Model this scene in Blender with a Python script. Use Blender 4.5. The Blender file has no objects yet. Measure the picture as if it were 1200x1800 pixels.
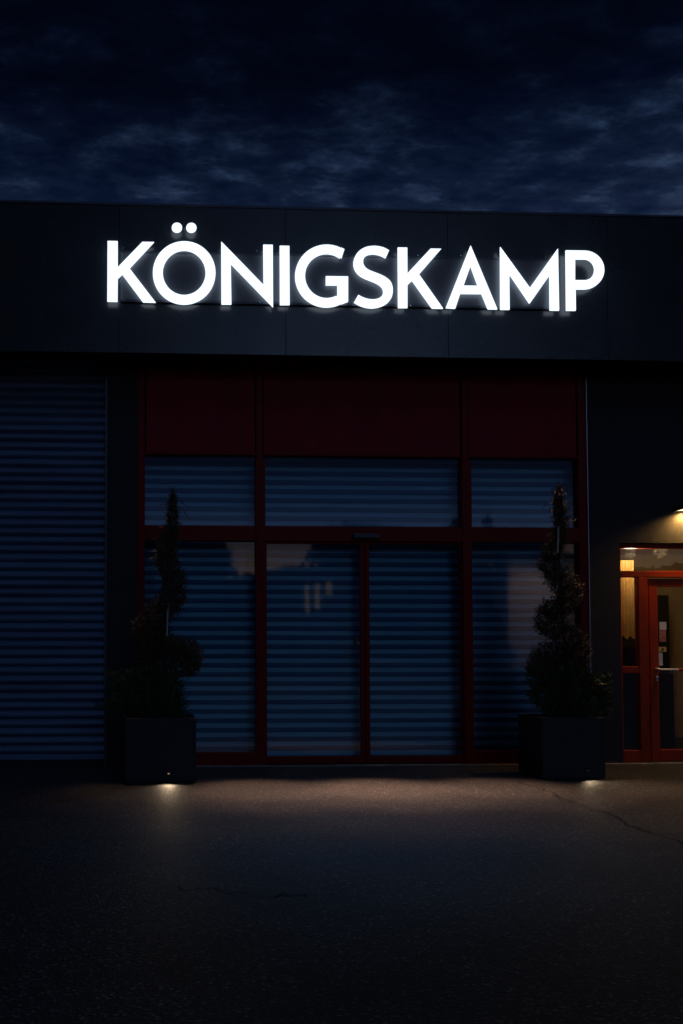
import bpy, bmesh, math, random
from mathutils import Vector, Matrix
random.seed(7)
R = math.radians
scene = bpy.context.scene
col = scene.collection

# ---------------------------------------------------------------- camera
CAM_D, CAM_H = 11.0, 1.32            # metres from the shop front, eye height
F_PX, PPX, PPY = 1700.0, 358.0, 1071.0   # focal length and principal point in photo pixels (1200 x 1800)
YAW, PITCH = R(2.86), R(2.36)
cam_data = bpy.data.cameras.new('camera')
cam = bpy.data.objects.new('camera', cam_data)
col.objects.link(cam)
cam.location = (0, -CAM_D, CAM_H)
cam.rotation_euler = (R(90) + PITCH, 0, -YAW)
cam_data.sensor_fit = 'VERTICAL'
cam_data.sensor_height = 36.0
cam_data.sensor_width = 36.0
cam_data.lens = F_PX / 1800.0 * 36.0
cam_data.shift_x = (600 - PPX) / 1800.0
cam_data.shift_y = (PPY - 900) / 1800.0
cam_data.clip_start = 0.05
cam_data.clip_end = 2000
scene.camera = cam
scene.render.resolution_x = 682
scene.render.resolution_y = 1024

# ---------------------------------------------------------------- view
vs = scene.view_settings
vs.view_transform = 'Standard'
vs.look = 'None'
vs.exposure = 0.0
vs.gamma = 1.0

# ---------------------------------------------------------------- world: late dusk sky with broken cloud
W = bpy.data.worlds.new('World')
scene.world = W
W.use_nodes = True
nt = W.node_tree
nt.nodes.clear()


def nd(t, **kw):
    n = nt.nodes.new(t)
    for k, v in kw.items():
        setattr(n, k, v)
    return n


def lk(a, b):
    nt.links.new(a, b)


def mth(op, a, b=None, clamp=False):
    n = nd('ShaderNodeMath', operation=op, use_clamp=clamp)
    for i, v in enumerate((a, b)):
        if v is None:
            continue
        if isinstance(v, (int, float)):
            n.inputs[i].default_value = v
        else:
            lk(v, n.inputs[i])
    return n.outputs[0]


def ramp(fac, stops, interp='LINEAR'):
    n = nd('ShaderNodeValToRGB')
    n.color_ramp.interpolation = interp
    els = n.color_ramp.elements
    while len(els) < len(stops):
        els.new(0.5)
    for e, (p, c) in zip(els, stops):
        e.position = p
        e.color = (*c, 1) if len(c) == 3 else c
    lk(fac, n.inputs[0])
    return n.outputs[0]


SUN_ELEV, SUN_ROT = R(-6.0), R(195)
tc = nd('ShaderNodeTexCoord')
sep = nd('ShaderNodeSeparateXYZ')
lk(tc.outputs['Generated'], sep.inputs[0])
sx, sy, sz = sep.outputs
zc = mth('MAXIMUM', sz, 0.02)
px = mth('DIVIDE', sx, mth('ADD', zc, 0.06))
py = mth('DIVIDE', sy, mth('ADD', zc, 0.06))
cmb = nd('ShaderNodeCombineXYZ')
lk(mth('MULTIPLY', px, 0.72), cmb.inputs[0]); lk(py, cmb.inputs[1])
nz = nd('ShaderNodeTexNoise')
nz.inputs['Scale'].default_value = 9.5
nz.inputs['Detail'].default_value = 7.0
nz.inputs['Roughness'].default_value = 0.63
nz.inputs['Distortion'].default_value = 0.12
lk(cmb.outputs[0], nz.inputs['Vector'])
nz2 = nd('ShaderNodeTexNoise')
nz2.inputs['Scale'].default_value = 1.7
nz2.inputs['Detail'].default_value = 3.0
lk(cmb.outputs[0], nz2.inputs['Vector'])
nz3 = nd('ShaderNodeTexNoise')
nz3.inputs['Scale'].default_value = 26.0
nz3.inputs['Detail'].default_value = 6.0
nz3.inputs['Roughness'].default_value = 0.6
nz3.inputs['Distortion'].default_value = 0.6
lk(cmb.outputs[0], nz3.inputs['Vector'])
cl = mth('ADD', mth('ADD', mth('MULTIPLY', nz.outputs[0], 0.60), mth('MULTIPLY', nz2.outputs[0], 0.30)), mth('MULTIPLY', nz3.outputs[0], 0.16))
cloud = ramp(cl, [(0.45, (0.0, 0.0, 0.0)), (0.54, (0.10, 0.10, 0.10)), (0.60, (0.34, 0.34, 0.34)), (0.69, (1, 1, 1))])
gap_col = ramp(sz, [(0.0, (.010, .018, .05)), (0.40, (.0034, .0085, .028)), (0.45, (.0015, .0042, .0165)), (0.51, (.0004, .0011, .0050)), (0.85, (.0002, .0005, .0025))])
wisp_col = ramp(sz, [(0.0, (.10, .13, .22)), (0.40, (.050, .082, .160)), (0.45, (.022, .043, .097)), (0.51, (.0030, .007, .021)), (0.75, (.0010, .002, .008))])
mix = nd('ShaderNodeMix', data_type='RGBA')
lk(cloud, mix.inputs[0]); lk(gap_col, mix.inputs[6]); lk(wisp_col, mix.inputs[7])
# afterglow in the west (behind the viewer)
west = nd('ShaderNodeMapRange', clamp=True)
west.inputs[1].default_value = 0.1
west.inputs[2].default_value = -0.75
lk(sy, west.inputs[0])
glow = ramp(sz, [(0.0, (.10, .07, .06)), (0.080, (.26, .17, .11)), (0.100, (.17, .118, .115)), (0.112, (.11, .10, .13)), (0.126, (.070, .11, .235)), (0.150, (.022, .036, .09)),
                 (0.180, (.010, .018, .050)), (0.24, (.005, .010, .028)), (0.34, (.0025, .005, .015)), (0.42, (.0018, .0035, .011)), (0.62, (.002, .004, .014)), (1.0, (.0008, .0016, .006))])
# added unseen bank in the west, reflected as a glow on the fascia
pz = ramp(sz, [(0.195, (0, 0, 0)), (0.225, (1, 1, 1)), (0.275, (.9, .9, .9)), (0.325, (0, 0, 0))], 'EASE')
az = mth('DIVIDE', sx, mth('MULTIPLY', sy, -1.0))
pa = ramp(mth('ADD', az, 0.5), [(0.52, (0, 0, 0)), (0.60, (1, 1, 1)), (0.76, (1, 1, 1)), (0.88, (0, 0, 0))], 'EASE')
isw = mth('LESS_THAN', sy, 0.0)
pm = mth('MULTIPLY', mth('MULTIPLY', mth('MULTIPLY', pz, pa), isw), mth('SUBTRACT', mth('MULTIPLY', cl, 3.6), 0.92, clamp=True), clamp=True)
sky_patch = nd('ShaderNodeMix', data_type='RGBA')
lk(pm, sky_patch.inputs[0]); lk(glow, sky_patch.inputs[6]); sky_patch.inputs[7].default_value = (1.05, 1.65, 2.9, 1)
mg = nd('ShaderNodeMix', data_type='RGBA')
lk(west.outputs[0], mg.inputs[0]); lk(mix.outputs[2], mg.inputs[6]); lk(sky_patch.outputs[2], mg.inputs[7])
bg = nd('ShaderNodeBackground'); bg.inputs[1].default_value = 1.0
lk(mg.outputs[2], bg.inputs[0])
sky = nd('ShaderNodeTexSky', sky_type='NISHITA')
sky.sun_disc = False
sky.sun_elevation = SUN_ELEV
sky.sun_rotation = SUN_ROT
bg2 = nd('ShaderNodeBackground'); bg2.inputs[1].default_value = 0.05
lk(sky.outputs[0], bg2.inputs[0])
add = nd('ShaderNodeAddShader')
lk(bg.outputs[0], add.inputs[0]); lk(bg2.outputs[0], add.inputs[1])
out = nd('ShaderNodeOutputWorld')
lk(add.outputs[0], out.inputs[0])

# faint last light from the western sky
sun_data = bpy.data.lights.new('sun', 'SUN')
sun_data.energy = 0.125
sun_data.angle = R(26)
sun_data.color = (0.27, 0.45, 1.0)
sun = bpy.data.objects.new('sun', sun_data)
col.objects.link(sun)
sun.rotation_euler = (R(46), 0, R(10))

SIGN_FACE, SIGN_BACK = 1.4, 2.2


# ---------------------------------------------------------------- helpers
def at(x, y, Y):
    """world point on the plane Y=const that shows at photo pixel (x, y); used to read sizes off the photo"""
    cy, sy_, cp, sp = math.cos(YAW), math.sin(YAW), math.cos(PITCH), math.sin(PITCH)
    f = Vector((sy_ * cp, cy * cp, sp)); r = Vector((cy, -sy_, 0)); u = r.cross(f)
    d = f + r * ((x - PPX) / F_PX) - u * ((y - PPY) / F_PX)
    c = Vector((0, -CAM_D, CAM_H))
    return c + d * ((Y + CAM_D) / d.y)


def gnd(x, y, Z=0.0):
    a = at(x, y, 0.0); c = Vector((0, -CAM_D, CAM_H)); d = a - c
    return c + d * ((Z - CAM_H) / d.z)


class MB:
    def __init__(self):
        self.v = []; self.f = []; self.mi = []

    def box(self, x0, x1, y0, y1, z0, z1, mi=0):
        n = len(self.v)
        self.v += [(x0, y0, z0), (x1, y0, z0), (x1, y1, z0), (x0, y1, z0), (x0, y0, z1), (x1, y0, z1), (x1, y1, z1), (x0, y1, z1)]
        for q in ((0, 3, 2, 1), (4, 5, 6, 7), (0, 1, 5, 4), (1, 2, 6, 5), (2, 3, 7, 6), (3, 0, 4, 7)):
            self.f.append(tuple(n + i for i in q)); self.mi.append(mi)
        return self

    def poly(self, pts, mi=0):
        n = len(self.v)
        self.v += [tuple(p) for p in pts]
        self.f.append(tuple(range(n, n + len(pts)))); self.mi.append(mi)

    def tube(self, pts, rad, seg=8):
        rings = []
        pts = [Vector(p) for p in pts]
        if not isinstance(rad, (list, tuple)):
            rad = [rad] * len(pts)
        for i, p in enumerate(pts):
            d = (pts[min(i + 1, len(pts) - 1)] - pts[max(i - 1, 0)]).normalized()
            a = d.orthogonal().normalized() if i == 0 else (rings_a - d * rings_a.dot(d)).normalized()
            rings_a = a
            b = d.cross(a)
            n = len(self.v)
            for k in range(seg):
                t = 2 * math.pi * k / seg
                self.v.append(tuple(p + (a * math.cos(t) + b * math.sin(t)) * rad[i]))
            rings.append(n)
        for i in range(len(rings) - 1):
            for k in range(seg):
                k2 = (k + 1) % seg
                self.f.append((rings[i] + k, rings[i] + k2, rings[i + 1] + k2, rings[i + 1] + k)); self.mi.append(0)
        self.f.append(tuple(rings[0] + k for k in reversed(range(seg)))); self.mi.append(0)
        self.f.append(tuple(rings[-1] + k for k in range(seg))); self.mi.append(0)

    def build(self, name, mats, parent=None, bevel=0.0, smooth=False):
        if not isinstance(mats, (list, tuple)):
            mats = [mats]
        me = bpy.data.meshes.new(name)
        org = Vector((0, 0, 0))
        p = parent
        while p is not None:
            org += p.location; p = p.parent
        me.from_pydata([tuple(Vector(v) - org) for v in self.v], [], self.f)
        for m in mats:
            me.materials.append(m)
        if any(self.mi):
            me.polygons.foreach_set('material_index', self.mi)
        if smooth:
            me.polygons.foreach_set('use_smooth', [True] * len(me.polygons))
        me.update()
        o = bpy.data.objects.new(name, me)
        col.objects.link(o)
        if parent is not None:
            o.parent = parent
        if bevel:
            b = o.modifiers.new('bevel', 'BEVEL'); b.width = bevel; b.segments = 2; b.limit_method = 'ANGLE'
        return o


def tag(o, label=None, cat=None, group=None, kind=None):
    if label: o['label'] = label
    if cat: o['category'] = cat
    if group: o['group'] = group
    if kind: o['kind'] = kind
    return o


def thing(name, loc, label, cat, group=None):
    o = bpy.data.objects.new(name, None)
    o.empty_display_size = 0.2
    o.location = loc
    col.objects.link(o)
    return tag(o, label, cat, group)


# ---------------------------------------------------------------- materials
def mat(name, color, rough=0.5, metal=0.0, var=0.0, vscale=3.0, bump=0.0, bscale=80.0, spec=0.5, color2=None, stretch=(1, 1, 1), rvar=0.0):
    m = bpy.data.materials.new(name); m.use_nodes = True
    t = m.node_tree; b = t.nodes['Principled BSDF']
    b.inputs['Roughness'].default_value = rough
    b.inputs['Metallic'].default_value = metal
    b.inputs['Specular IOR Level'].default_value = spec
    b.inputs['Base Color'].default_value = (*color, 1)
    tcn = t.nodes.new('ShaderNodeTexCoord')
    mp = t.nodes.new('ShaderNodeMapping'); mp.inputs['Scale'].default_value = stretch
    t.links.new(tcn.outputs['Object'], mp.inputs['Vector'])
    if var > 0 or color2:
        n = t.nodes.new('ShaderNodeTexNoise'); n.inputs['Scale'].default_value = vscale; n.inputs['Detail'].default_value = 6; n.inputs['Roughness'].default_value = 0.62
        t.links.new(mp.outputs[0], n.inputs['Vector'])
        r = t.nodes.new('ShaderNodeValToRGB')
        c2 = color2 or tuple(min(1, c * (1 + var)) for c in color)
        c1 = color if color2 else tuple(c * (1 - var) for c in color)
        r.color_ramp.elements[0].position = 0.32; r.color_ramp.elements[0].color = (*c1, 1)
        r.color_ramp.elements[1].position = 0.68; r.color_ramp.elements[1].color = (*c2, 1)
        t.links.new(n.outputs[0], r.inputs[0]); t.links.new(r.outputs[0], b.inputs['Base Color'])
        if rvar:
            mr = t.nodes.new('ShaderNodeMapRange')
            mr.inputs[3].default_value = max(0.02, rough - rvar); mr.inputs[4].default_value = min(1, rough + rvar)
            t.links.new(n.outputs[0], mr.inputs[0]); t.links.new(mr.outputs[0], b.inputs['Roughness'])
    if bump > 0:
        n2 = t.nodes.new('ShaderNodeTexNoise'); n2.inputs['Scale'].default_value = bscale; n2.inputs['Detail'].default_value = 4
        t.links.new(mp.outputs[0], n2.inputs['Vector'])
        bp = t.nodes.new('ShaderNodeBump'); bp.inputs['Strength'].default_value = bump; bp.inputs['Distance'].default_value = 0.01
        t.links.new(n2.outputs[0], bp.inputs['Height']); t.links.new(bp.outputs[0], b.inputs['Normal'])
    return m


def emit(name, color, strength):
    m = bpy.data.materials.new(name); m.use_nodes = True
    t = m.node_tree; t.nodes.clear()
    e = t.nodes.new('ShaderNodeEmission'); e.inputs[0].default_value = (*color, 1); e.inputs[1].default_value = strength
    o = t.nodes.new('ShaderNodeOutputMaterial'); t.links.new(e.outputs[0], o.inputs[0])
    return m


def glass(name, boost=1.0, tint=(.93, .96, .97), rough=0.004):
    m = bpy.data.materials.new(name); m.use_nodes = True
    t = m.node_tree; t.nodes.clear()
    tr = t.nodes.new('ShaderNodeBsdfTransparent'); tr.inputs[0].default_value = (*tint, 1)
    gl = t.nodes.new('ShaderNodeBsdfGlossy'); gl.inputs['Roughness'].default_value = rough
    fr = t.nodes.new('ShaderNodeFresnel'); fr.inputs[0].default_value = 1.52
    mu = t.nodes.new('ShaderNodeMath'); mu.operation = 'MULTIPLY'; mu.use_clamp = True; mu.inputs[1].default_value = boost
    t.links.new(fr.outputs[0], mu.inputs[0])
    tcn = t.nodes.new('ShaderNodeTexCoord')
    n = t.nodes.new('ShaderNodeTexNoise'); n.inputs['Scale'].default_value = 1.6; n.inputs['Detail'].default_value = 1
    t.links.new(tcn.outputs['Object'], n.inputs['Vector'])
    bp = t.nodes.new('ShaderNodeBump'); bp.inputs['Strength'].default_value = 0.006; bp.inputs['Distance'].default_value = 0.05
    t.links.new(n.outputs[0], bp.inputs['Height']); t.links.new(bp.outputs[0], gl.inputs['Normal'])
    mx = t.nodes.new('ShaderNodeMixShader')
    t.links.new(mu.outputs[0], mx.inputs[0]); t.links.new(tr.outputs[0], mx.inputs[1]); t.links.new(gl.outputs[0], mx.inputs[2])
    o = t.nodes.new('ShaderNodeOutputMaterial'); t.links.new(mx.outputs[0], o.inputs[0])
    return m


def asphalt_mat():
    m = bpy.data.materials.new('asphalt'); m.use_nodes = True
    t = m.node_tree; b = t.nodes['Principled BSDF']
    L = t.links.new
    tcn = t.nodes.new('ShaderNodeTexCoord')
    vo = t.nodes.new('ShaderNodeTexVoronoi'); vo.inputs['Scale'].default_value = 75
    L(tcn.outputs['Object'], vo.inputs['Vector'])
    n1 = t.nodes.new('ShaderNodeTexNoise'); n1.inputs['Scale'].default_value = 55; n1.inputs['Detail'].default_value = 5; n1.inputs['Roughness'].default_value = .7
    L(tcn.outputs['Object'], n1.inputs['Vector'])
    n2 = t.nodes.new('ShaderNodeTexNoise'); n2.inputs['Scale'].default_value = .9; n2.inputs['Detail'].default_value = 6; n2.inputs['Roughness'].default_value = .6
    L(tcn.outputs['Object'], n2.inputs['Vector'])
    # stones: one grey per cell
    bw = t.nodes.new('ShaderNodeSeparateColor'); L(vo.outputs['Color'], bw.inputs[0])
    r1 = t.nodes.new('ShaderNodeValToRGB')
    e = r1.color_ramp.elements
    e[0].position = 0; e[0].color = (.011, .011, .0115, 1)
    e[1].position = 1; e[1].color = (.19, .186, .178, 1)
    e.new(.55).color = (.025, .025, .025, 1)
    e.new(.90).color = (.052, .051, .049, 1)
    L(bw.outputs[0], r1.inputs[0])
    r2 = t.nodes.new('ShaderNodeValToRGB')
    r2.color_ramp.elements[0].position = .3; r2.color_ramp.elements[0].color = (.48, .48, .50, 1)
    r2.color_ramp.elements[1].position = .72; r2.color_ramp.elements[1].color = (1.5, 1.48, 1.43, 1)
    L(n2.outputs[0], r2.inputs[0])
    mx = t.nodes.new('ShaderNodeMix'); mx.data_type = 'RGBA'; mx.blend_type = 'MULTIPLY'; mx.inputs[0].default_value = 1
    L(r1.outputs[0], mx.inputs[6]); L(r2.outputs[0], mx.inputs[7])
    L(mx.outputs[2], b.inputs['Base Color'])
    rr = t.nodes.new('ShaderNodeMapRange'); rr.inputs[3].default_value = .45; rr.inputs[4].default_value = .85
    L(n1.outputs[0], rr.inputs[0]); L(rr.outputs[0], b.inputs['Roughness'])
    ad = t.nodes.new('ShaderNodeMath'); ad.operation = 'ADD'
    L(n1.outputs[0], ad.inputs[0]); L(vo.outputs['Distance'], ad.inputs[1])
    bp = t.nodes.new('ShaderNodeBump'); bp.inputs['Strength'].default_value = .8; bp.inputs['Distance'].default_value = .006
    L(ad.outputs[0], bp.inputs['Height']); L(bp.outputs[0], b.inputs['Normal'])
    return m


M = {
    'asphalt': asphalt_mat(),
    'crack': mat('asphalt_crack', (.013, .013, .013), .9),
    'stone': mat('threshold_stone', (.22, .20, .18), .8, var=.5, vscale=9, bump=.5, bscale=60),
    'plaster': mat('dark_plaster', (.026, .024, .025), .85, var=.12, vscale=4, bump=.55, bscale=140),
    'fascia': mat('dark_metal_cladding', (.010, .0115, .015), .27, var=.2, vscale=2.2, bump=.04, bscale=240, rvar=.05),
    'coping': mat('coping_metal', (.05, .055, .07), .4, metal=.6),
    'soffit': mat('soffit_paint', (.02, .02, .024), .7),
    'red': mat('red_lacquered_metal', (.180, .004, .003), .45, var=.10, vscale=5, rvar=.06, spec=.15),
    'red_panel': mat('red_panel_sheet', (.24, .0035, .010), .5, var=.18, vscale=2.5, bump=.05, bscale=60, rvar=.08, spec=.15),
    'orange_red': mat('red_timber_frame', (.42, .042, .007), .5, spec=.2, var=.14, vscale=7, rvar=.06),
    'slat': mat('grey_slat', (.085, .145, .225), .5, var=.25, vscale=2.2, rvar=.1, stretch=(.35, 1, 3)),
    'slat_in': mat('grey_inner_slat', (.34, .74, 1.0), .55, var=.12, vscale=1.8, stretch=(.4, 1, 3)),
    'slat_shade': mat('shaded_inner_slat', (.09, .27, .46), .55, var=.15, vscale=2, stretch=(.4, 1, 3)),  # shade of slat undersides and grooves put into the colour
    'rail': mat('shutter_rail_metal', (.09, .09, .1), .4, metal=.5),
    'trim': mat('aluminium_trim', (.6, .6, .62), .35, metal=.8),
    'glass': glass('shop_glass', 1.5, rough=.03),
    'door_glass': glass('door_glass', 2.2),
    'dark': mat('dark_interior', (.02, .018, .016), .9),
    'black': mat('black_plastic', (.015, .015, .017), .4),
    'planter': mat('anthracite_planter', (.0075, .009, .014), .6, var=.2, vscale=6, bump=.2, bscale=90),
    'soil': mat('bark_mulch', (.10, .055, .04), .95, color2=(.16, .08, .055), vscale=30, bump=1, bscale=40),
    'trunk': mat('bark', (.07, .05, .035), .9, var=.3, vscale=20, bump=.8, bscale=60),
    'cane': mat('bamboo_cane', (.42, .40, .36), .6),
    'leaf': mat('conifer_leaf', (.044, .040, .016), .6, color2=(.115, .075, .030), vscale=6),
    'leaf_lo': mat('juniper_leaf', (.024, .056, .012), .6, color2=(.056, .092, .020), vscale=6),
    'sign': emit('sign_light', (.78, .89, 1.0), SIGN_FACE),
    'sign_back': emit('sign_bloom_glow', (.72, .86, 1.0), SIGN_BACK),  # letter backs glow, added to imitate bloom around the letters
    'sign_panel': mat('sign_backing', (.055, .062, .078), .5, var=.1, vscale=2),
    'screw': mat('bright_screw', (.8, .8, .8), .25, metal=1),
    'steel': mat('white_lacquered_metal', (.82, .80, .75), .35),
    'white': mat('white_paper', (.75, .74, .70), .7),
    'red_paper': mat('red_sticker', (.45, .09, .05), .6, color2=(.6, .3, .2), vscale=40),
    'yellow_paper': mat('yellow_sticker', (.75, .55, .14), .6),
    'amber': mat('brown_print', (.22, .13, .02), .6),
    'cream': mat('cream_wall', (.55, .45, .30), .8, var=.1, vscale=3),
    'curtain': mat('ochre_curtain', (.62, .42, .14), .8, var=.15, vscale=6),
    'lens': mat('dark_lens', (.05, .05, .05), .2),
    'far_leaf': mat('far_foliage', (.03, .045, .02), .9, var=.3, vscale=.4),
    'house': mat('pale_render', (.55, .48, .42), .85, var=.1, vscale=.5),
    'roof': mat('dark_tiles', (.07, .045, .04), .8),
    'hill': mat('hill_grass', (.03, .04, .02), .95, var=.3, vscale=.05),
}

# ---------------------------------------------------------------- ground
g = MB(); g.poly([(-600, -600, 0), (600, -600, 0), (600, 600, 0), (-600, 600, 0)])
tag(g.build('ground', M['asphalt']), kind='structure')


def crack(pts, w):
    m = MB()
    P = []
    for a, b in zip(pts[:-1], pts[1:]):
        A, B = gnd(*a), gnd(*b)
        n = max(2, int((B - A).length / .05))
        for i in range(n):
            q = A.lerp(B, i / n)
            P.append(q + Vector((random.uniform(-.03, .03), random.uniform(-.05, .05), 0)))
    for i in range(len(P) - 1):
        d = (P[i + 1] - P[i]); d.z = 0
        if d.length < 1e-4: continue
        nrm = Vector((-d.y, d.x, 0)).normalized() * w * random.uniform(.3, 1.1)
        e = d * .15
        m.poly([P[i] - nrm - e + Vector((0, 0, .004)), P[i + 1] - nrm + e + Vector((0, 0, .004)), P[i + 1] + nrm + e + Vector((0, 0, .004)), P[i] + nrm - e + Vector((0, 0, .004))])
    return m


ck = crack([(905, 1372), (940, 1384), (966, 1391), (985, 1404), (1040, 1424), (1090, 1436), (1100, 1450), (1150, 1466), (1215, 1488)], .007)
tag(ck.build('crack', M['crack']), kind='structure')
ck = crack([(290, 1562), (370, 1565), (430, 1573), (478, 1576), (560, 1574)], .005)
tag(ck.build('crack', M['crack']), kind='structure')

# ---------------------------------------------------------------- building
bld = thing('building', (2.2, 4.0, 0), 'low dark commercial building with broad metal fascia, red glazed entrance and closed shutters', 'building')
FY = -0.50           # fascia front
FZ0, FZ1 = 4.565, 6.205

w = MB()
w.box(-.545, -.207, -.02, .40, 0, 4.70)          # pier beside the shutter
w.box(5.030, 5.395, -.02, .40, 0, 4.70)          # pier between shop front and door
w.box(5.395, 13.0, -.02, .40, 2.560, 4.70)       # above the side door
w.box(7.10, 13.0, -.02, .40, 0, 2.560)
w.box(-9.0, -4.6, -.02, .40, 0, 4.70)
w.box(-9.0, -8.7, .40, 9.0, 0, 6.0)
w.box(12.7, 13.0, .40, 9.0, 0, 6.0)
w.box(-9.0, 13.0, 9.0, 9.3, 0, 6.0)
wall = w.build('wall', M['plaster'], bld)
c = MB(); c.box(-9, 13, -.46, .40, 4.70, 6.15)
c.build('parapet', M['soffit'], bld)
s = MB(); s.box(-9, 13, -.46, -.021, 4.664, 4.698)
s.build('soffit', M['soffit'], bld)
rf = MB(); rf.box(-8.7, 12.7, .41, 8.99, 5.6, 5.8)
rf.build('roof', M['soffit'], bld)
seams = [-9.0, -7.70, -5.87, -4.05, -2.225, -.401, 1.438, 3.25, 5.072, 6.90, 8.72, 10.54, 13.0]
for a, b in zip(seams[:-1], seams[1:]):
    p = MB(); p.box(a + .0018, b - .0018, FY, FY + .036, FZ0, FZ1)
    p.build('fascia_panel', M['fascia'], bld, bevel=.0015)
cp = MB(); cp.box(-9.02, 13.02, FY - .012, .44, FZ1 + .002, FZ1 + .03)
cp.build('coping', M['coping'], bld, bevel=.004)


def slats(mb, x0, x1, y, z0, z1, pitch, depth, prof, band=()):
    n = int(round((z1 - z0) / pitch)); pitch = (z1 - z0) / n
    zs = []
    rnd = random.Random(3)
    for i in range(n):
        jy = rnd.uniform(-.0015, .0015)
        for (fz, fy) in prof:
            zs.append((z0 + (i + fz) * pitch, y - fy * depth + jy))
    xs = [x0 + (x1 - x0) * k / 6 for k in range(7)]
    base = len(mb.v)
    rb = random.Random(5)
    for z, yy in zs:
        for k, x in enumerate(xs):
            mb.v.append((x, yy + rb.uniform(-.0006, .0006), z))
    nx = len(xs)
    for i in range(len(zs) - 1):
        for k in range(nx - 1):
            a = base + i * nx + k
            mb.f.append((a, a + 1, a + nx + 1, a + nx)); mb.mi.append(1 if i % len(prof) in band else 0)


PROF = [(0, 0), (.10, .30), (.20, .62), (.30, .88), (.40, .99), (.50, 1.0), (.62, .90), (.76, .66), (.88, .36), (.95, .12), (.97, -.15)]
PROF2 = [(0, -.1), (.03, .1), (.10, .45), (.25, .72), (.46, .86), (.48, 1.0), (.62, .98), (.80, .80), (.93, .50), (.96, .1)]
# left roller shutter
rs = MB(); slats(rs, -4.58, -.575, .13, .13, 4.70, .0985, .036, PROF)
rsh = rs.build('roller_shutter', M['slat'], bld)
bb = MB(); bb.box(-4.58, -.575, .095, .135, .065, .128)
bb.build('bottom_bar', M['slat'], rsh, bevel=.004)
for x0 in (-4.6, -.574):
    q = MB(); q.box(x0, x0 + .028, .03, .16, .0, 4.70)
    q.build('guide_rail', M['rail'], rsh)
q = MB(); q.box(-4.56, -.58, .10, .36, .0, .058)
q.build('sill', M['dark'], rsh)

# red glazed front -----------------------------------------------------------
ZT0, ZT1, ZP, ZH = 2.562, 2.733, 3.552, 4.571
X0, X1 = -.207, 5.020
m1 = (1.155, 1.262); m2 = (3.545, 3.655)
ft = M['red']
f = MB()
f.box(X0, -.120, 0, .12, 0, 4.664)               # left jamb
f.box(4.932, X1, 0, .12, 0, 4.664)               # right jamb
for a, b in (m1, m2):
    f.box(a, b, -.012, .14, 0, ZP - .04)
    f.box(a + .004, b - .030, -.012, .12, ZP - .04, 4.664)
spans = [(-.120, m1[0]), (m1[1], m2[0]), (m2[1], 4.932)]
spans_top = [(-.120, m1[0] + .004), (m1[1] - .030, m2[0] + .004), (m2[1] - .030, 4.932)]
for a, b in spans_top:
    f.box(a, b, .004, .11, ZH, 4.664)            # head
for a, b in spans:
    f.box(a, b, .0, .13, ZT0, ZT1)               # transom beam
for a, b in (spans[0], spans[2]):
    f.box(a, b, .004, .12, 0.0, .150)            # bottom rail
f.build('window_frame', ft, bld, bevel=.005)
for a, b in spans_top:
    p = MB(); p.box(a + .012, b - .012, .020, .06, ZP + .03, ZH - .010)
    p.build('panel', M['red_panel'], bld, bevel=.003)
    p = MB(); p.box(a, b, .006, .08, ZP, ZP + .028)
    p.build('panel_rail', ft, bld, bevel=.004)
for a, b in spans:
    p = MB(); p.box(a, b, .085, .093, ZT1, ZP)
    tag(p.build('window', M['glass'], bld))
for a, b in (spans[0], spans[2]):
    p = MB(); p.box(a, b, .085, .093, .150, ZT0)
    p.build('window', M['glass'], bld)
# sliding door leaves
LZ0, LZ1 = .012, ZT0 - .004
xm = 2.408
for a, b, hs in ((m1[1] + .002, xm - .003, 1), (xm + .003, m2[0] - .002, -1)):
    d = MB()
    so = .018
    L0, L1 = (so, .050) if hs == 1 else (.050, so)
    d.box(a, a + L0, .045, .10, LZ0, LZ1)
    d.box(b - L1, b, .045, .10, LZ0, LZ1)
    d.box(a + L0, b - L1, .045, .10, LZ1 - .022, LZ1)
    d.box(a + L0, b - L1, .045, .10, LZ0, .095)
    leaf = d.build('sliding_door', ft, bld, bevel=.004)
    p = MB(); p.box(a + L0, b - L1, .068, .076, .095, LZ1 - .022)
    p.build('pane', M['glass'], leaf)
    if hs == 1:
        h = MB(); hp = at(627, 1129, .0)
        h.box(hp.x - .022, hp.x + .022, .020, .044, hp.z - .045, hp.z + .045)
        h.build('lock', M['black'], leaf, bevel=.004)
        h = MB(); h.box(hp.x - .004, hp.x + .026, .008, .020, hp.z - .012, hp.z - .004)
        h.build('handle', M['steel'], leaf)
sn = MB(); a = at(619, 938, -.05); b = at(666, 947, -.05)
sn.box(a.x, b.x, -.085, -.001, b.z, a.z)
sn.build('motion_sensor', M['black'], bld, bevel=.008)
# aluminium trim strip beside right jamb
t_ = MB(); t_.box(5.0225, 5.0295, -.028, .02, 0.0, 4.60)
t_.build('edge_trim', M['trim'], bld)
# inner roller shutter behind the glass
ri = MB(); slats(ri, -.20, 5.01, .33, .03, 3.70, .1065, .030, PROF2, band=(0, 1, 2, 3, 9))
ris = ri.build('inner_shutter', [M['slat_in'], M['slat_shade']], bld)
bb = MB(); bb.box(-.20, 5.01, .30, .335, .0, .028); bb.build('bottom_bar', M['rail'], ris)
hd = MB(); hd.box(-.20, 5.01, .15, .45, 3.705, 3.90); hd.build('shutter_box', M['dark'], ris)
# threshold
th = MB()
rnd = random.Random(11)
x = -.2
while x < 7.0:
    L = rnd.uniform(.25, .9)
    z = rnd.uniform(.004, .012)
    th.box(x, x + L - .006, -.10 - rnd.uniform(0, .03), -.022, -.05, z)
    x += L
th.build('threshold', M['stone'], bld, bevel=.004)

# side entrance --------------------------------------------------------------
DX0, DZ1 = 5.396, 2.558
dfm = M['orange_red']
YF = .03


def X(px_): return at(px_, 1100, YF).x
def Z(py_): return at(1120, py_, YF).z


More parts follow.
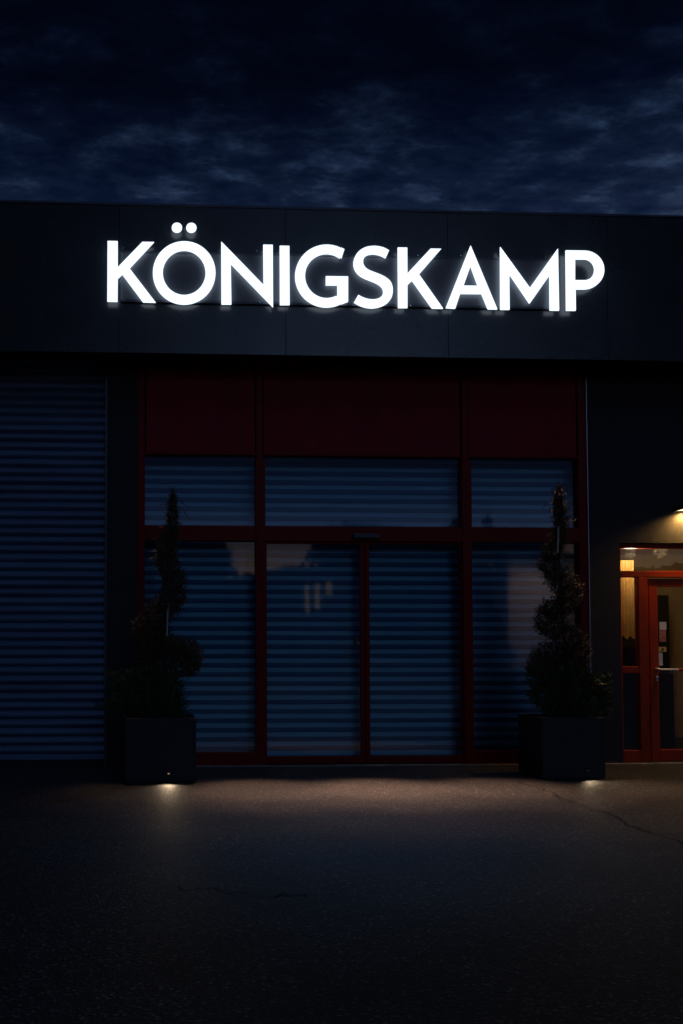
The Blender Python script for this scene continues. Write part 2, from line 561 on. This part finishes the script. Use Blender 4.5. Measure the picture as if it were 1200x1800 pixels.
DXE = 7.09
gx0 = X(1092.0); gx1 = X(1122.0); px0 = X(1138.5)
zt0, zt1 = Z(1003.5), Z(963.5)
zm = Z(1014.5)
fr = MB()
fr.box(DX0, gx0, YF, YF + .09, 0, DZ1)                       # jamb
fr.box(gx0, DXE, YF, YF + .09, zt1, DZ1)                     # head
fr.box(gx0, DXE, YF - .003, YF + .09, zm, zt0)               # transom bar
fr.box(gx1, px0, YF - .003, YF + .09, 0, zm)                 # post
fr.box(gx0, gx1, YF, YF + .09, Z(1183.5), Z(1171.5))         # sidelight rail
fr.box(gx0, gx1, YF, YF + .09, 0.0, Z(1319.0))
dfr = fr.build('door_frame', dfm, bld, bevel=.006)
for (a, b, z0, z1) in ((gx0, DXE, zt0, zt1), (gx0, gx1, Z(1171.5), zm), (gx0, gx1, Z(1319), Z(1183.5))):
    p = MB(); p.box(a, b, YF + .045, YF + .053, z0, z1); p.build('pane', M['door_glass'], dfr)
lx0 = px0 + .018; lx1 = 6.62
lz1 = Z(1017.0)
lf = MB()
lgx = X(1156.5); lgz0, lgz1 = Z(1318.0), Z(1031.0)
lf.box(lx0, lgx, YF + .012, YF + .07, .015, lz1)
lf.box(lx1 - .11, lx1, YF + .012, YF + .07, .015, lz1)
lf.box(lgx, lx1 - .11, YF + .012, YF + .07, lgz1, lz1)
lf.box(lgx, lx1 - .11, YF + .012, YF + .07, .015, lgz0)
door = lf.build('door', dfm, bld, bevel=.006)
p = MB(); p.box(lgx, lx1 - .11, YF + .035, YF + .043, lgz0, lgz1); p.build('pane', M['door_glass'], door)
fr2 = MB(); fr2.box(6.64, DXE, YF, YF + .09, 0, zm); fr2.build('door_panel', dfm, bld)
# lever, lock, stickers
hz = Z(1177.0)
h = MB(); h.tube([(X(1151.5), YF + .012, hz + .008), (X(1151.5), YF - .045, hz + .008)], .013, 10)
h.tube([(X(1151.0), YF - .045, hz + .004), (X(1156), YF - .05, hz), (X(1186), YF - .05, hz)], .0125, 10)
h.build('handle', M['steel'], door, smooth=True)
h = MB(); h.tube([(X(1187), YF - .045, hz), (6.50, YF - .045, hz)], .014, 10); h.build('push_bar', dfm, door)
h = MB(); h.tube([(X(1152), YF + .012, Z(1190)), (X(1152), YF - .006, Z(1190))], .016, 12)
h.tube([(X(1152.3), YF + .012, Z(1196)), (X(1152.3), YF - .004, Z(1196))], .011, 12)
h.build('lock', M['steel'], door)
for (xa, xb, ya, yb, mm, dz) in ((1160.5, 1172.5, 1093, 1107, 'white', 0), (1160, 1171.5, 1107.5, 1128, 'red_paper', .001), (1158.3, 1171.7, 1137, 1146, 'yellow_paper', .001), (1158.3, 1165, 1147, 1170, 'white', 0)):
    q = MB(); q.box(X(xa), X(xb), YF + .030 - dz, YF + .034, Z(yb), Z(ya)); so_ = q.build('sticker', M[mm], door)
    if mm == 'yellow_paper':
        e = MB(); cx, cz = X(1165), Z(1141.5)
        e.poly([(cx + .02 * math.cos(k * math.pi / 8), YF + .0265, cz + .017 * math.sin(k * math.pi / 8)) for k in range(16)])
        e.build('print', M['amber'], so_)
# vestibule behind the door
v = MB()
v.box(5.30, 5.38, .41, 3.2, 0, 2.75)
v.box(5.38, 8.2, 3.2, 3.3, 0, 2.75)
v.box(8.2, 8.3, .41, 3.3, 0, 2.75)
v.box(5.30, 8.3, .41, 3.3, 2.75, 2.80)
v.build('vestibule_wall', M['cream'], bld)
cu = MB()
N = 40
cx0, cx1 = 5.47, 5.80
for i in range(N):
    xa = cx0 + (cx1 - cx0) * i / N; xb = cx0 + (cx1 - cx0) * (i + 1) / N
    ya = .46 + .022 * math.sin(i * 1.25); yb = .46 + .022 * math.sin((i + 1) * 1.25)
    cu.poly([(xa, ya, 1.46 + .02 * math.sin(i * .6)), (xb, yb, 1.46 + .02 * math.sin((i + 1) * .6)), (xb, yb, 2.40), (xa, ya, 2.40)])
cu.build('curtain', M['curtain'], bld, smooth=True)
dk = MB()
dk.box(5.62, 6.05, .9, 1.3, 0, 1.35)
dk.box(6.0, 6.9, 1.6, 2.0, 0, 1.0)
dk.box(6.6, 7.4, 2.6, 3.19, 0, 2.1)
dk.build('cabinet', M['dark'], bld, bevel=.01)

lamp_in = bpy.data.lights.new('vestibule_lamp', 'POINT'); lamp_in.energy = 11; lamp_in.color = (1.0, .72, .42); lamp_in.shadow_soft_size = .06
lo = bpy.data.objects.new('vestibule_lamp', lamp_in); col.objects.link(lo); lo.parent = bld
lo.location = Vector((5.66, .25, 2.46)) - bld.location

lamp_in2 = bpy.data.lights.new('bounce_light', 'POINT'); lamp_in2.energy = 7.0; lamp_in2.color = (1.0, .62, .28); lamp_in2.shadow_soft_size = .08  # unseen point light added for warm bounce inside the vestibule
lo2 = bpy.data.objects.new('bounce_light', lamp_in2); col.objects.link(lo2); lo2.parent = bld
lo2.location = Vector((6.7, 1.5, 2.62)) - bld.location

# ---------------------------------------------------------------- wall lamp over the side door
LA = at(1181, 897, -.02)
wl = thing('wall_lamp', (LA.x + .22, -.02, LA.z), 'dark metal wall lamp glowing warm yellow above the side door', 'lamp')
ax0, ax1 = LA.x, LA.x + .55
top = MB()
n0 = len(top.v)
# hood: flat box with open underside
top.box(ax0, ax1, -.30, -.021, LA.z + .012, LA.z + .035)
top.build('hood', M['black'], wl, bevel=.005)
rim = MB()
rim.box(ax0, ax0 + .014, -.30, -.021, LA.z - .016, LA.z + .011)
rim.box(ax1 - .014, ax1, -.30, -.021, LA.z - .016, LA.z + .011)
rim.box(ax0 + .0145, ax1 - .0145, -.30, -.286, LA.z - .016, LA.z + .011)
rim.build('rim', M['black'], wl, bevel=.003)
df = MB(); df.box(ax0 + .016, ax1 - .016, -.283, -.030, LA.z - .008, LA.z + .008)
df.build('diffuser', emit('warm_diffuser', (1.0, .80, .50), 1.6), wl)

bl = bpy.data.lights.new('bulb', 'SPOT'); bl.energy = 78.0; bl.spot_size = R(156); bl.spot_blend = 1.0; bl.color = (1.0, .54, .14); bl.shadow_soft_size = .02
bo = bpy.data.objects.new('bulb', bl); col.objects.link(bo); bo.parent = wl
bo.location = Vector((at(1197, 900, -.02).x, -.075, LA.z - .011)) - wl.location

# ---------------------------------------------------------------- illuminated sign
sg = thing('illuminated_sign', (2.15, FY, at(600, 538, FY).z), 'glowing white letters of the shop name on the dark fascia', 'sign')
SY = FY - .092          # front of the letters
SD = .022               # letter depth


def C1(zoom, pts):
    ox, oy, s_ = zoom
    return [(ox + p[0] / s_, oy + p[1] / s_) for p in pts]


def arc(cx, cy, rx, ry, a0, a1, n=28):
    return [(cx + rx * math.cos(R(a0 + (a1 - a0) * i / n)), cy + ry * math.sin(R(a0 + (a1 - a0) * i / n))) for i in range(n + 1)]


def smooth_poly(pts, closed_corners, n=6):
    """Catmull-Rom through the points, sharp at the given indices"""
    out_ = []
    N_ = len(pts)
    for i in range(N_):
        p1, p2 = pts[i], pts[(i + 1) % N_]
        p0 = pts[i - 1] if i not in closed_corners else p1
        p3 = pts[(i + 2) % N_] if ((i + 1) % N_) not in closed_corners else p2
        if i in closed_corners and ((i + 1) % N_) in closed_corners:
            out_.append(p1); continue
        for k in range(n):
            t = k / n
            out_.append(tuple(.5 * ((2 * p1[j]) + (-p0[j] + p2[j]) * t + (2 * p0[j] - 5 * p1[j] + 4 * p2[j] - p3[j]) * t * t + (-p0[j] + 3 * p1[j] - 3 * p2[j] + p3[j]) * t ** 3) for j in (0, 1)))
    return out_


z1_ = (180, 380, 5.714); z2_ = (380, 380, 5.714); z3_ = (510, 410, 6.316); z4_ = (680, 420, 6.0); z5_ = (860, 420, 5.4545)
S_out = [(1093, 188), (1040, 160), (980, 143), (920, 138), (850, 147), (790, 172), (740, 215), (708, 272), (697, 330), (705, 385), (730, 432), (775, 474), (830, 503), (900, 531), (960, 558), (1005, 592), (1026, 632), (1025, 668), (1005, 702), (965, 724), (915, 732), (860, 727), (800, 708), (750, 682), (703, 765), (760, 798), (830, 822), (905, 830), (975, 820), (1040, 795), (1090, 755), (1122, 705), (1133, 642), (1128, 580), (1105, 530), (1060, 490), (1005, 460), (930, 430), (870, 406), (830, 378), (808, 342), (804, 308), (812, 275), (837, 248), (880, 232), (930, 230), (990, 243), (1055, 273)]
G_out = [(597, 175)] + arc(410, 472, 350, 348, -58, -300, 60)[1:-1] + [(637, 757), (637, 478), (402, 475), (402, 574), (530, 574), (530, 697)] + arc(410, 472, 240, 246, 60, 310, 50)[1:-1] + [(565, 273)]
letters = [
    ([C1(z1_, [(55, 247), (157, 249), (157, 512), (405, 256), (522, 258), (275, 522), (538, 865), (412, 861), (203, 582), (157, 626), (155, 856), (52, 854)])], None),
    ([C1(z1_, arc(825, 567, 315, 317, 0, 360, 64)[:-1]), C1(z1_, arc(825, 566, 215, 224, 0, 360, 56)[:-1])], [C1(z1_, arc(752, 112, 52, 48, 0, 360, 28)[:-1]), C1(z1_, arc(897, 113, 52, 48, 0, 360, 28)[:-1])]),
    ([C1(z2_, [(55, 253), (480, 690), (477, 284), (572, 286), (575, 912), (150, 475), (157, 883), (57, 883)])], None),
    ([C1(z2_, [(643, 295), (739, 297), (742, 889), (645, 889)])], None),
    ([C1(z3_, G_out)], None),
    ([C1(z3_, smooth_poly(S_out, {0, 23, 24, 47}, 3))], None),
    ([C1(z4_, [(110, 88), (209, 90), (211, 362), (455, 100), (568, 102), (333, 372), (587, 732), (472, 730), (262, 437), (211, 483), (211, 725), (114, 725)])], None),
    ([C1(z4_, [(878, 68), (1160, 740), (1062, 738), (995, 577), (768, 575), (716, 732), (617, 726)]), C1(z4_, [(878, 280), (955, 492), (803, 490)])], None),
    ([C1(z5_, [(101, 76), (385, 468), (654, 90), (665, 684), (578, 682), (575, 345), (383, 617), (187, 330), (190, 676), (103, 675)])], None),
    ([C1(z5_, [(730, 108)] + arc(905, 295, 193, 185, -90, 90, 30) + [(823, 480), (825, 685), (735, 684)]), C1(z5_, [(818, 192)] + arc(908, 293, 97, 101, -90, 90, 24) + [(818, 394)])], None),
]


def outline_mesh(name, loops, parent):
    """solid plate with the given outline (photo px read off the sign), standing off the fascia"""
    cu_ = bpy.data.curves.new(name, 'CURVE'); cu_.dimensions = '2D'; cu_.fill_mode = 'BOTH'; cu_.extrude = SD / 2
    for lp in loops:
        sp = cu_.splines.new('POLY'); sp.points.add(len(lp) - 1); sp.use_cyclic_u = True
        for pt, (x_, y_) in zip(sp.points, lp):
            w_ = at(x_, y_, SY)
            pt.co = (w_.x, w_.z, 0, 1)
    tmp = bpy.data.objects.new('tmp', cu_); col.objects.link(tmp)
    bpy.context.view_layer.update()
    me = bpy.data.meshes.new_from_object(tmp.evaluated_get(bpy.context.evaluated_depsgraph_get()))
    bpy.data.objects.remove(tmp); bpy.data.curves.remove(cu_)
    org = Vector((0, 0, 0)); p_ = parent
    while p_ is not None:
        org += p_.location; p_ = p_.parent
    for v_ in me.vertices:
        x_, z_, d_ = v_.co
        v_.co = Vector((x_, SY + SD / 2 - d_, z_)) - org
    me.name = name
    me.materials.clear(); me.materials.append(M['sign']); me.materials.append(M['sign_back'])
    me.update()
    for pl in me.polygons:
        pl.material_index = 1 if pl.normal.y > .5 else 0
    o = bpy.data.objects.new(name, me); col.objects.link(o); o.parent = parent
    return o


for loops, dots in letters:
    lo_ = outline_mesh('letter', loops, sg)
    for d_ in dots or []:
        outline_mesh('dot', [d_], lo_)
a = at(213, 437.5, FY - .03); b = at(972, 545.5, FY - .03)
za = at(600, 447.5, FY - .03).z; zb = at(600, 538.0, FY - .03).z
bp_ = MB(); bp_.box(a.x, b.x, FY - .032, FY - .002, zb, za)
bp_.build('backing_panel', M['sign_panel'], sg, bevel=.004)
rl = MB(); rl.box(a.x, b.x, FY - .040, FY - .033, zb + .004, zb + .028)
rl.box(a.x, b.x, FY - .040, FY - .033, za - .022, za - .004)
rl.build('rail', M['coping'], sg)
for (sx_, sy_) in ((217, 436.5), (218, 527), (452, 441.5), (457, 531.5), (733, 449), (808, 449.5), (720, 537.5), (957, 452.5), (955, 541), (324.5, 402.3)):
    c_ = at(sx_, sy_, FY - .045)
    q = MB(); q.tube([(c_.x, FY - .001, c_.z), (c_.x, FY - .055, c_.z)], .0075, 8); q.build('screw', M['screw'], sg)


# ---------------------------------------------------------------- planters and plants
def planter(cx, cy, half, hgt, label, lamp_x):
    r_ = thing('planter', (cx, cy, 0), label, 'planter', 'square planters flanking the entrance')
    m = MB(); t = .035
    m.box(cx - half, cx + half, cy - half, cy - half + t, .012, hgt)
    m.box(cx - half, cx + half, cy + half - t, cy + half, .012, hgt)
    m.box(cx - half, cx - half + t, cy - half + t, cy + half - t, .012, hgt)
    m.box(cx + half - t, cx + half, cy - half + t, cy + half - t, .012, hgt)
    m.box(cx - half + t, cx + half - t, cy - half + t, cy + half - t, .012, .05)
    m.build('box', M['planter'], r_, bevel=.006)
    q = MB(); q.box(cx - half + .03, cx + half - .03, cy - half + .03, cy + half - .03, 0, .0115); q.build('foot', M['black'], r_)
    s_ = MB(); n = 14
    h2 = half - t - .001
    rr_ = random.Random(int(cx * 100))
    zz = [[hgt - .05 + rr_.uniform(-.015, .03) for _ in range(n + 1)] for _ in range(n + 1)]
    for i in range(n):
        for j in range(n):
            x0_ = cx - h2 + 2 * h2 * i / n; x1_ = cx - h2 + 2 * h2 * (i + 1) / n
            y0_ = cy - h2 + 2 * h2 * j / n; y1_ = cy - h2 + 2 * h2 * (j + 1) / n
            s_.poly([(x0_, y0_, zz[i][j]), (x1_, y0_, zz[i + 1][j]), (x1_, y1_, zz[i + 1][j + 1]), (x0_, y1_, zz[i][j + 1])])
    s_.build('soil', M['soil'], r_)
    return r_


PL = planter(.058, -1.035, .352, .634, 'dark square planter left of the entrance holding the tree with a wide ragged base', 0)
PR = planter(4.232, -1.020, .326, .625, 'dark square planter right of the entrance near the side door', 0)


def leaf_blob(mb, c, rx, ry, rz, n, l0, l1, wd, rnd, up=.25, shell=.55):
    for _ in range(n):
        while True:
            d = Vector((rnd.uniform(-1, 1), rnd.uniform(-1, 1), rnd.uniform(-1, 1)))
            if .05 < d.length <= 1: break
        k = d.length
        d = d.normalized() * (k ** shell)
        # ragged surface
        rag = 1 + .22 * math.sin(d.x * 7 + c.x * 20) * math.sin(d.z * 8 + c.z * 17)
        p = Vector((c.x + d.x * rx * rag, c.y + d.y * ry * rag, c.z + d.z * rz * rag))
        dirv = (Vector((d.x, d.y, d.z)) * .8 + Vector((rnd.gauss(0, .55), rnd.gauss(0, .55), rnd.gauss(up, .5)))).normalized()
        L = rnd.uniform(l0, l1)
        sd = dirv.cross(Vector((rnd.gauss(0, 1), rnd.gauss(0, 1), rnd.gauss(0, 1)))).normalized() * wd * rnd.uniform(.6, 1.3)
        q = p + dirv * L
        mid = p + dirv * L * .5 + Vector((0, 0, rnd.uniform(-.15, .15) * L))
        mb.poly([p - sd * .4, mid - sd, q, mid + sd])


def topiary(blobs, cy, label, seed, base, axis, wisps, stakes):
    rnd = random.Random(seed)
    root = thing('spiral_topiary', (base[0], cy, base[1]), label, 'topiary tree', 'spiral topiary trees in the planters')
    lm = MB()
    for i, (bx, by, brx, bry) in enumerate(blobs):
        dep = cy + .10 * math.sin(i * 1.15) * min(1, brx / 20)
        c_ = at(bx, by, dep); s_ = (at(bx + 1, by, dep).x - c_.x)
        rx, rz = brx * s_, bry * s_
        n = int(110 + 120000 * rx * rz * .32)
        leaf_blob(lm, c_, rx * .93, max(rx * .85, .03), rz * .93, n, .022, .060, .0055, rnd, up=.35)
        for _ in range(int(10 + brx * 1.3)):      # stray shoots
            t = rnd.uniform(0, 2 * math.pi)
            p = c_ + Vector((math.cos(t) * rx * .85, rnd.uniform(-.6, .6) * rx, math.sin(t) * rz * .85))
            dv = (p - c_).normalized() + Vector((0, 0, rnd.uniform(.1, .8)))
            leaf_blob(lm, p + dv * .02, .014, .014, .022, 7, .035, .085, .0042, rnd, up=.7)
    for (pts) in wisps:
        P = [at(a_, b_, cy) for a_, b_ in pts]
        for a_, b_ in zip(P[:-1], P[1:]):
            dv = b_ - a_
            for k in range(3):
                q = a_.lerp(b_, k / 3)
                sd = Vector((.0025, 0, .0015))
                lm.poly([q - sd, q + sd, q + dv / 3 + sd, q + dv / 3 - sd])
                lm.poly([q, q + Vector((rnd.uniform(-.03, .03), rnd.uniform(-.02, .02), rnd.uniform(-.005, .03))), q + dv / 4])
    lm.build('crown', M['leaf'], root)
    tk = MB(); P = [at(a_, b_, cy) for a_, b_ in axis]
    P[0] = Vector((base[0], cy, base[1] - .06))
    tk.tube(P, [.03 - .024 * i / (len(P) - 1) for i in range(len(P))], 8)
    tk.build('trunk', M['trunk'], root, smooth=True)
    for pts in stakes:
        sk = MB(); P = [at(a_, b_, cy - dd) for a_, b_, dd in pts]
        sk.tube(P, .008, 6); sk.build('stake', M['cane'], root)
    return root


def shrub(blobs, cy, label, seed, base, branches=()):
    rnd = random.Random(seed)
    root = thing('low_shrub', (base[0], cy, base[1]), label, 'shrub', 'low shrubs filling the planters')
    lm = MB()
    for i, (bx, by, brx, bry) in enumerate(blobs):
        dep = cy + .05 * math.sin(i * 2.1)
        c_ = at(bx, by, dep); s_ = (at(bx + 1, by, dep).x - c_.x)
        rx, rz = brx * s_, bry * s_
        n = int(60 + 75000 * rx * rz * .35)
        leaf_blob(lm, c_, rx * .9, rx * .8, rz * .9, n, .05, .11, .006, rnd, up=.45)
    for pts in branches:
        P = [at(a_, b_, cy - .1) for a_, b_ in pts]
        for a_, b_ in zip(P[:-1], P[1:]):
            for k in range(26):
                q = a_.lerp(b_, k / 26)
                leaf_blob(lm, q, .012, .012, .012, 3, .03, .07, .005, rnd, up=.2)
    lm.build('foliage', M['leaf_lo'], root)
    st = MB()
    for k in range(7):
        a_ = rnd.uniform(0, 6.28)
        p0 = Vector((base[0] + .08 * math.cos(a_), cy + .08 * math.sin(a_), base[1] - .05))
        st.tube([p0, p0 + Vector((.14 * math.cos(a_), .12 * math.sin(a_), .18)), p0 + Vector((.22 * math.cos(a_), .18 * math.sin(a_), .40))], [.012, .008, .004], 6)
    st.build('stem', M['trunk'], root)
    return root


lb = [(304, 884, 4.5, 16), (304, 904, 7, 16), (304, 924, 8, 14), (299, 942, 11, 16), (290, 962, 13, 18), (291, 984, 16, 18), (299, 1004, 17, 18), (307, 1026, 18, 20), (306, 1048, 20, 18),
      (296, 1066, 22, 16), (278, 1082, 24, 18), (262, 1100, 24, 20), (268, 1120, 30, 18), (290, 1136, 32, 18), (318, 1144, 28, 20), (336, 1160, 18, 25), (322, 1172, 26, 18), (285, 1158, 30, 20), (262, 1150, 20, 18)]
topiary(lb, -1.035, 'spiral clipped conifer left of the entrance with a broad lobe leaning right', 21, (.058, .60),
        [(283, 1272), (288, 1200), (292, 1120), (296, 1040), (301, 960), (303, 890)],
        [[(303, 880), (302, 868), (298, 852)], [(306, 885), (318, 880), (330, 893)], [(302, 890), (291, 880), (280, 890)], [(308, 900), (322, 896), (335, 915)]],
        [[(294, 1118, .24), (295, 1085, .22), (297, 1060, .1)]])
shrub([(232, 1203, 34, 22), (262, 1196, 34, 22), (292, 1206, 28, 24), (250, 1228, 46, 24), (290, 1236, 34, 28), (305, 1252, 22, 20), (225, 1240, 34, 20), (268, 1252, 45, 20)], -1.035,
      'low spreading green shrub at the foot of the left spiral tree', 31, (.058, .60), [[(230, 1238), (195, 1240), (166, 1243)], [(240, 1195), (205, 1190), (188, 1180)]])
rb_ = [(982, 872, 4, 16), (979, 886, 6, 12), (982, 900, 8, 14), (986, 916, 10, 14), (982, 934, 9, 16), (977, 954, 12, 16), (972, 974, 15, 16), (963, 994, 16, 15), (974, 1010, 17, 13),
       (988, 1026, 22, 17), (1001, 1042, 19, 18), (996, 1062, 19, 14), (972, 1072, 22, 16), (960, 1090, 18, 20), (972, 1106, 24, 16), (996, 1122, 26, 18), (1014, 1142, 19, 22), (1000, 1158, 30, 18), (968, 1152, 26, 18), (948, 1170, 20, 20)]
topiary(rb_, -1.020, 'spiral clipped conifer right of the entrance, slimmer, beside the bright window edge', 22, (4.232, .59),
        [(1003, 1268), (998, 1200), (990, 1120), (985, 1040), (981, 960), (981, 880)],
        [[(981, 868), (985, 856), (1000, 846), (1018, 838)], [(976, 880), (970, 870), (968, 858)], [(960, 882), (955, 890), (952, 900)], [(985, 885), (996, 882), (1004, 890)]],
        [[(979, 972, .14), (980, 950, .13), (980.5, 926, .12)]])
shrub([(952, 1190, 25, 28), (980, 1196, 34, 28), (1014, 1200, 34, 26), (1044, 1212, 22, 24), (966, 1222, 32, 30), (1004, 1230, 42, 30), (1040, 1238, 28, 26), (990, 1250, 34, 18)], -1.020,
      'grassy green low shrub at the foot of the right spiral tree', 32, (4.232, .59), [[(1040, 1210), (1060, 1195), (1070, 1185)], [(1045, 1240), (1066, 1240), (1074, 1230)]])


# ---------------------------------------------------------------- small ground spots at the planters
def aim(o, src, dst):
    o.rotation_euler = (Vector(dst) - Vector(src)).to_track_quat('-Z', 'Y').to_euler()


def spot_fixture(x, y, z, dst, energy, size, blend, label, lens_strength):
    r_ = thing('spotlight', (x, y, z), label, 'spotlight', 'small spotlights at the planters')
    m = MB(); m.box(x - .022, x + .022, y - .030, y - .001, z - .012, z + .012); m.build('housing', M['black'], r_, bevel=.004)
    m = MB(); m.box(x - .010, x + .010, y - .0315, y - .0302, z - .009, z - .001); m.build('lens', emit('spot_lens', (1, .72, .42), lens_strength), r_)
    ld = bpy.data.lights.new('spot', 'SPOT'); ld.energy = energy; ld.color = (1.0, .74, .46); ld.spot_size = R(size); ld.spot_blend = blend; ld.shadow_soft_size = .01
    o = bpy.data.objects.new('spot_beam', ld); col.objects.link(o); o.parent = r_
    src = (x, y - .036, z)
    o.location = Vector(src) - r_.location
    aim(o, src, dst)
    return r_


p_ = at(297, 1371.5, -1.39)
spot_fixture(p_.x, -1.388, .10, (p_.x, -1.70, 0), 4.0, 125, 1.0, 'tiny warm spotlight glowing at the foot of the left planter', .35)
spot_fixture(4.36, -1.347, .10, (4.50, -1.70, 0), 3.2, 140, 1.0, 'tiny warm spotlight at the foot of the right planter', .02)

# ---------------------------------------------------------------- recessed downlights under the fascia
for x, en in ((-.25, 75), (.95, 740), (2.10, 1200), (3.25, 680), (4.45, 260), (5.6, 40)):
    r_ = thing('downlight', (x, -.33, 4.664), 'small black canister downlight under the fascia', 'downlight', 'canister downlights under the fascia')
    m = MB()
    src = Vector((x, -.33, 4.60)); dst = Vector((x + .05, -2.02, 0)); d = (dst - src).normalized()
    seg = 16
    a_ = d.orthogonal().normalized(); b_ = d.cross(a_)
    rings = []
    for (t, r0) in ((-.06, .028), (.07, .036), (.07, .033), (-.05, .025)):
        n0 = len(m.v)
        for k in range(seg):
            th_ = 2 * math.pi * k / seg
            m.v.append(tuple(src + d * t + (a_ * math.cos(th_) + b_ * math.sin(th_)) * r0))
        rings.append(n0)
    for i in range(3):
        for k in range(seg):
            k2 = (k + 1) % seg
            m.f.append((rings[i] + k, rings[i] + k2, rings[i + 1] + k2, rings[i + 1] + k)); m.mi.append(0)
    m.f.append(tuple(rings[0] + k for k in range(seg))); m.mi.append(0)
    m.build('canister', M['black'], r_)
    s2 = src + d * .072
    for (size, share, ty) in ((19, .62, -1.88), (27, .34, -2.12), (38, .07, -2.6)):      # hot core and soft skirts of one beam
        ld = bpy.data.lights.new('downlight_beam', 'SPOT'); ld.energy = en * share * 1.35; ld.color = (1.0, .56, .36); ld.spot_size = R(size); ld.spot_blend = 1.0; ld.shadow_soft_size = .015
        o = bpy.data.objects.new('downlight_beam', ld); col.objects.link(o); o.parent = r_
        o.location = s2 - r_.location
        aim(o, s2, (dst.x, ty, 0))

# blue fill lights added under the fascia to shape the falloff over the yard
for x, en in ((.75, 40), (2.2, 76), (3.7, 34)):
    r_ = thing('fill_light', (x, -.22, 4.664), 'added fill light in a small black box under the fascia beside the canisters', 'fill_light', 'added fill lights under the fascia')
    src = Vector((x, -.22, 4.60)); dst = Vector((x * .9 + .05, -3.3, 0)); d = (dst - src).normalized()
    m = MB(); m.box(x - .07, x + .07, -.235, -.205, 4.585, 4.640); m.build('housing', M['black'], r_, bevel=.004)
    m = MB(); m.box(x - .012, x + .012, -.228, -.212, 4.641, 4.6635); m.build('bracket', M['black'], r_)
    ld = bpy.data.lights.new('fill_light_beam', 'SPOT'); ld.energy = en; ld.color = (.30, .52, 1.0); ld.spot_size = R(50); ld.spot_blend = 1.0; ld.shadow_soft_size = .02
    o = bpy.data.objects.new('fill_light_beam', ld); col.objects.link(o); o.parent = r_
    s2 = src + Vector((0, -.03, -.02)) + d * .02
    o.location = s2 - r_.location
    aim(o, s2, dst)

# ---------------------------------------------------------------- across the street (seen in the glass)
rnd = random.Random(77)
tl = MB()
xx = -60.0
while xx < 75:
    hgt = 11.3 + rnd.uniform(-.5, .5)
    if 5.2 < xx < 14.2: hgt = 7.6 + rnd.uniform(-.6, .4)
    if xx > 32: hgt = 7.0 + (xx - 32) * .12
    for _ in range(260):
        u = rnd.uniform(-1, 1); v_ = rnd.random() ** .6
        p = Vector((xx + u * 1.8, -70 + rnd.uniform(-1.8, 1.8), .3 + v_ * (hgt - .3) * (1 - .16 * u * u)))
        s_ = rnd.uniform(.35, .75)
        a_ = Vector((rnd.gauss(0, 1), rnd.gauss(0, 1), rnd.gauss(0, 1))).normalized(); b_ = a_.orthogonal().normalized()
        tl.poly([p - a_ * s_ - b_ * s_ * .6, p + a_ * s_ - b_ * s_ * .4, p + a_ * s_ * .7 + b_ * s_, p - a_ * s_ * .8 + b_ * s_ * .7])
    tl.box(xx - .15, xx + .15, -70.15, -69.85, 0, 4)
    xx += 1.5
tag(tl.build('wood', M['far_leaf']), kind='stuff')
hl = MB()
n = 40
for i in range(n):
    xa = -260 + 560 * i / n; xb = -260 + 560 * (i + 1) / n
    hf = lambda q: 9 + 16 * math.exp(-((q - 150) / 60) ** 2) + 5 * math.sin(q * .03)
    hl.poly([(xa, -190, -1), (xb, -190, -1), (xb, -250, hf(xb)), (xa, -250, hf(xa))])
tag(hl.build('hills', M['hill']), kind='structure')


def house(x0, x1, y0, h, label, wins, lit):
    r_ = thing('house', ((x0 + x1) / 2, y0 - 4, 0), label, 'house')
    m = MB(); m.box(x0, x1, y0 - 8, y0, 0, h); m.build('wall', M['house'], r_)
    m = MB(); ym = y0 - 4
    A = [(x0 - .3, y0 + .3, h), (x1 + .3, y0 + .3, h), (x1 + .3, ym, h + 1.0), (x0 - .3, ym, h + 1.0), (x1 + .3, y0 - 8.3, h), (x0 - .3, y0 - 8.3, h)]
    m.poly([A[0], A[1], A[2], A[3]]); m.poly([A[3], A[2], A[4], A[5]]); m.poly([A[0], A[3], A[5]]); m.poly([A[1], A[4], A[2]])
    m.build('roof', M['roof'], r_)
    for (wx, wz, ww, wh, on) in wins:
        m = MB(); m.box(wx, wx + ww, y0 + .005, y0 + .03, wz, wz + wh)
        m.build('window', lit if on else M['lens'], r_)
    return r_


lit = emit('lit_window', (1.0, .78, .48), .20)
house(7.6, 12.8, -49, 5.6, 'small house across the street with lit windows', [(9.4, 3.6, .25, 1.7, 1), (10.05, 3.8, .3, 1.6, 1), (10.75, 4.7, .35, .8, 1), (8.2, 1.0, 1.0, 1.4, 0)], lit)
house(22.3, 26.6, -49, 7.2, 'tall pale house across the street under a street lamp', [], lit)
sl = thing('street_lamp', (24.4, -44.5, 0), 'street lamp lighting the pale house across the street', 'street lamp')
m = MB(); m.tube([(24.4, -44.5, 0), (24.4, -44.5, 5.6), (24.4, -45.2, 6.1)], [.07, .05, .04], 10); m.build('pole', M['black'], sl)
m = MB(); m.box(24.25, 24.55, -45.9, -45.2, 6.02, 6.16); m.build('lamp_head', M['black'], sl)
ld = bpy.data.lights.new('street_lamp_beam', 'SPOT'); ld.energy = 400; ld.color = (1, .72, .55); ld.spot_size = R(150); ld.spot_blend = .6; ld.shadow_soft_size = .1
o = bpy.data.objects.new('street_lamp_beam', ld); col.objects.link(o); o.parent = sl
o.location = Vector((24.4, -45.6, 5.98)) - sl.location
aim(o, (24.4, -45.6, 5.98), (24.4, -49.0, 2.5))
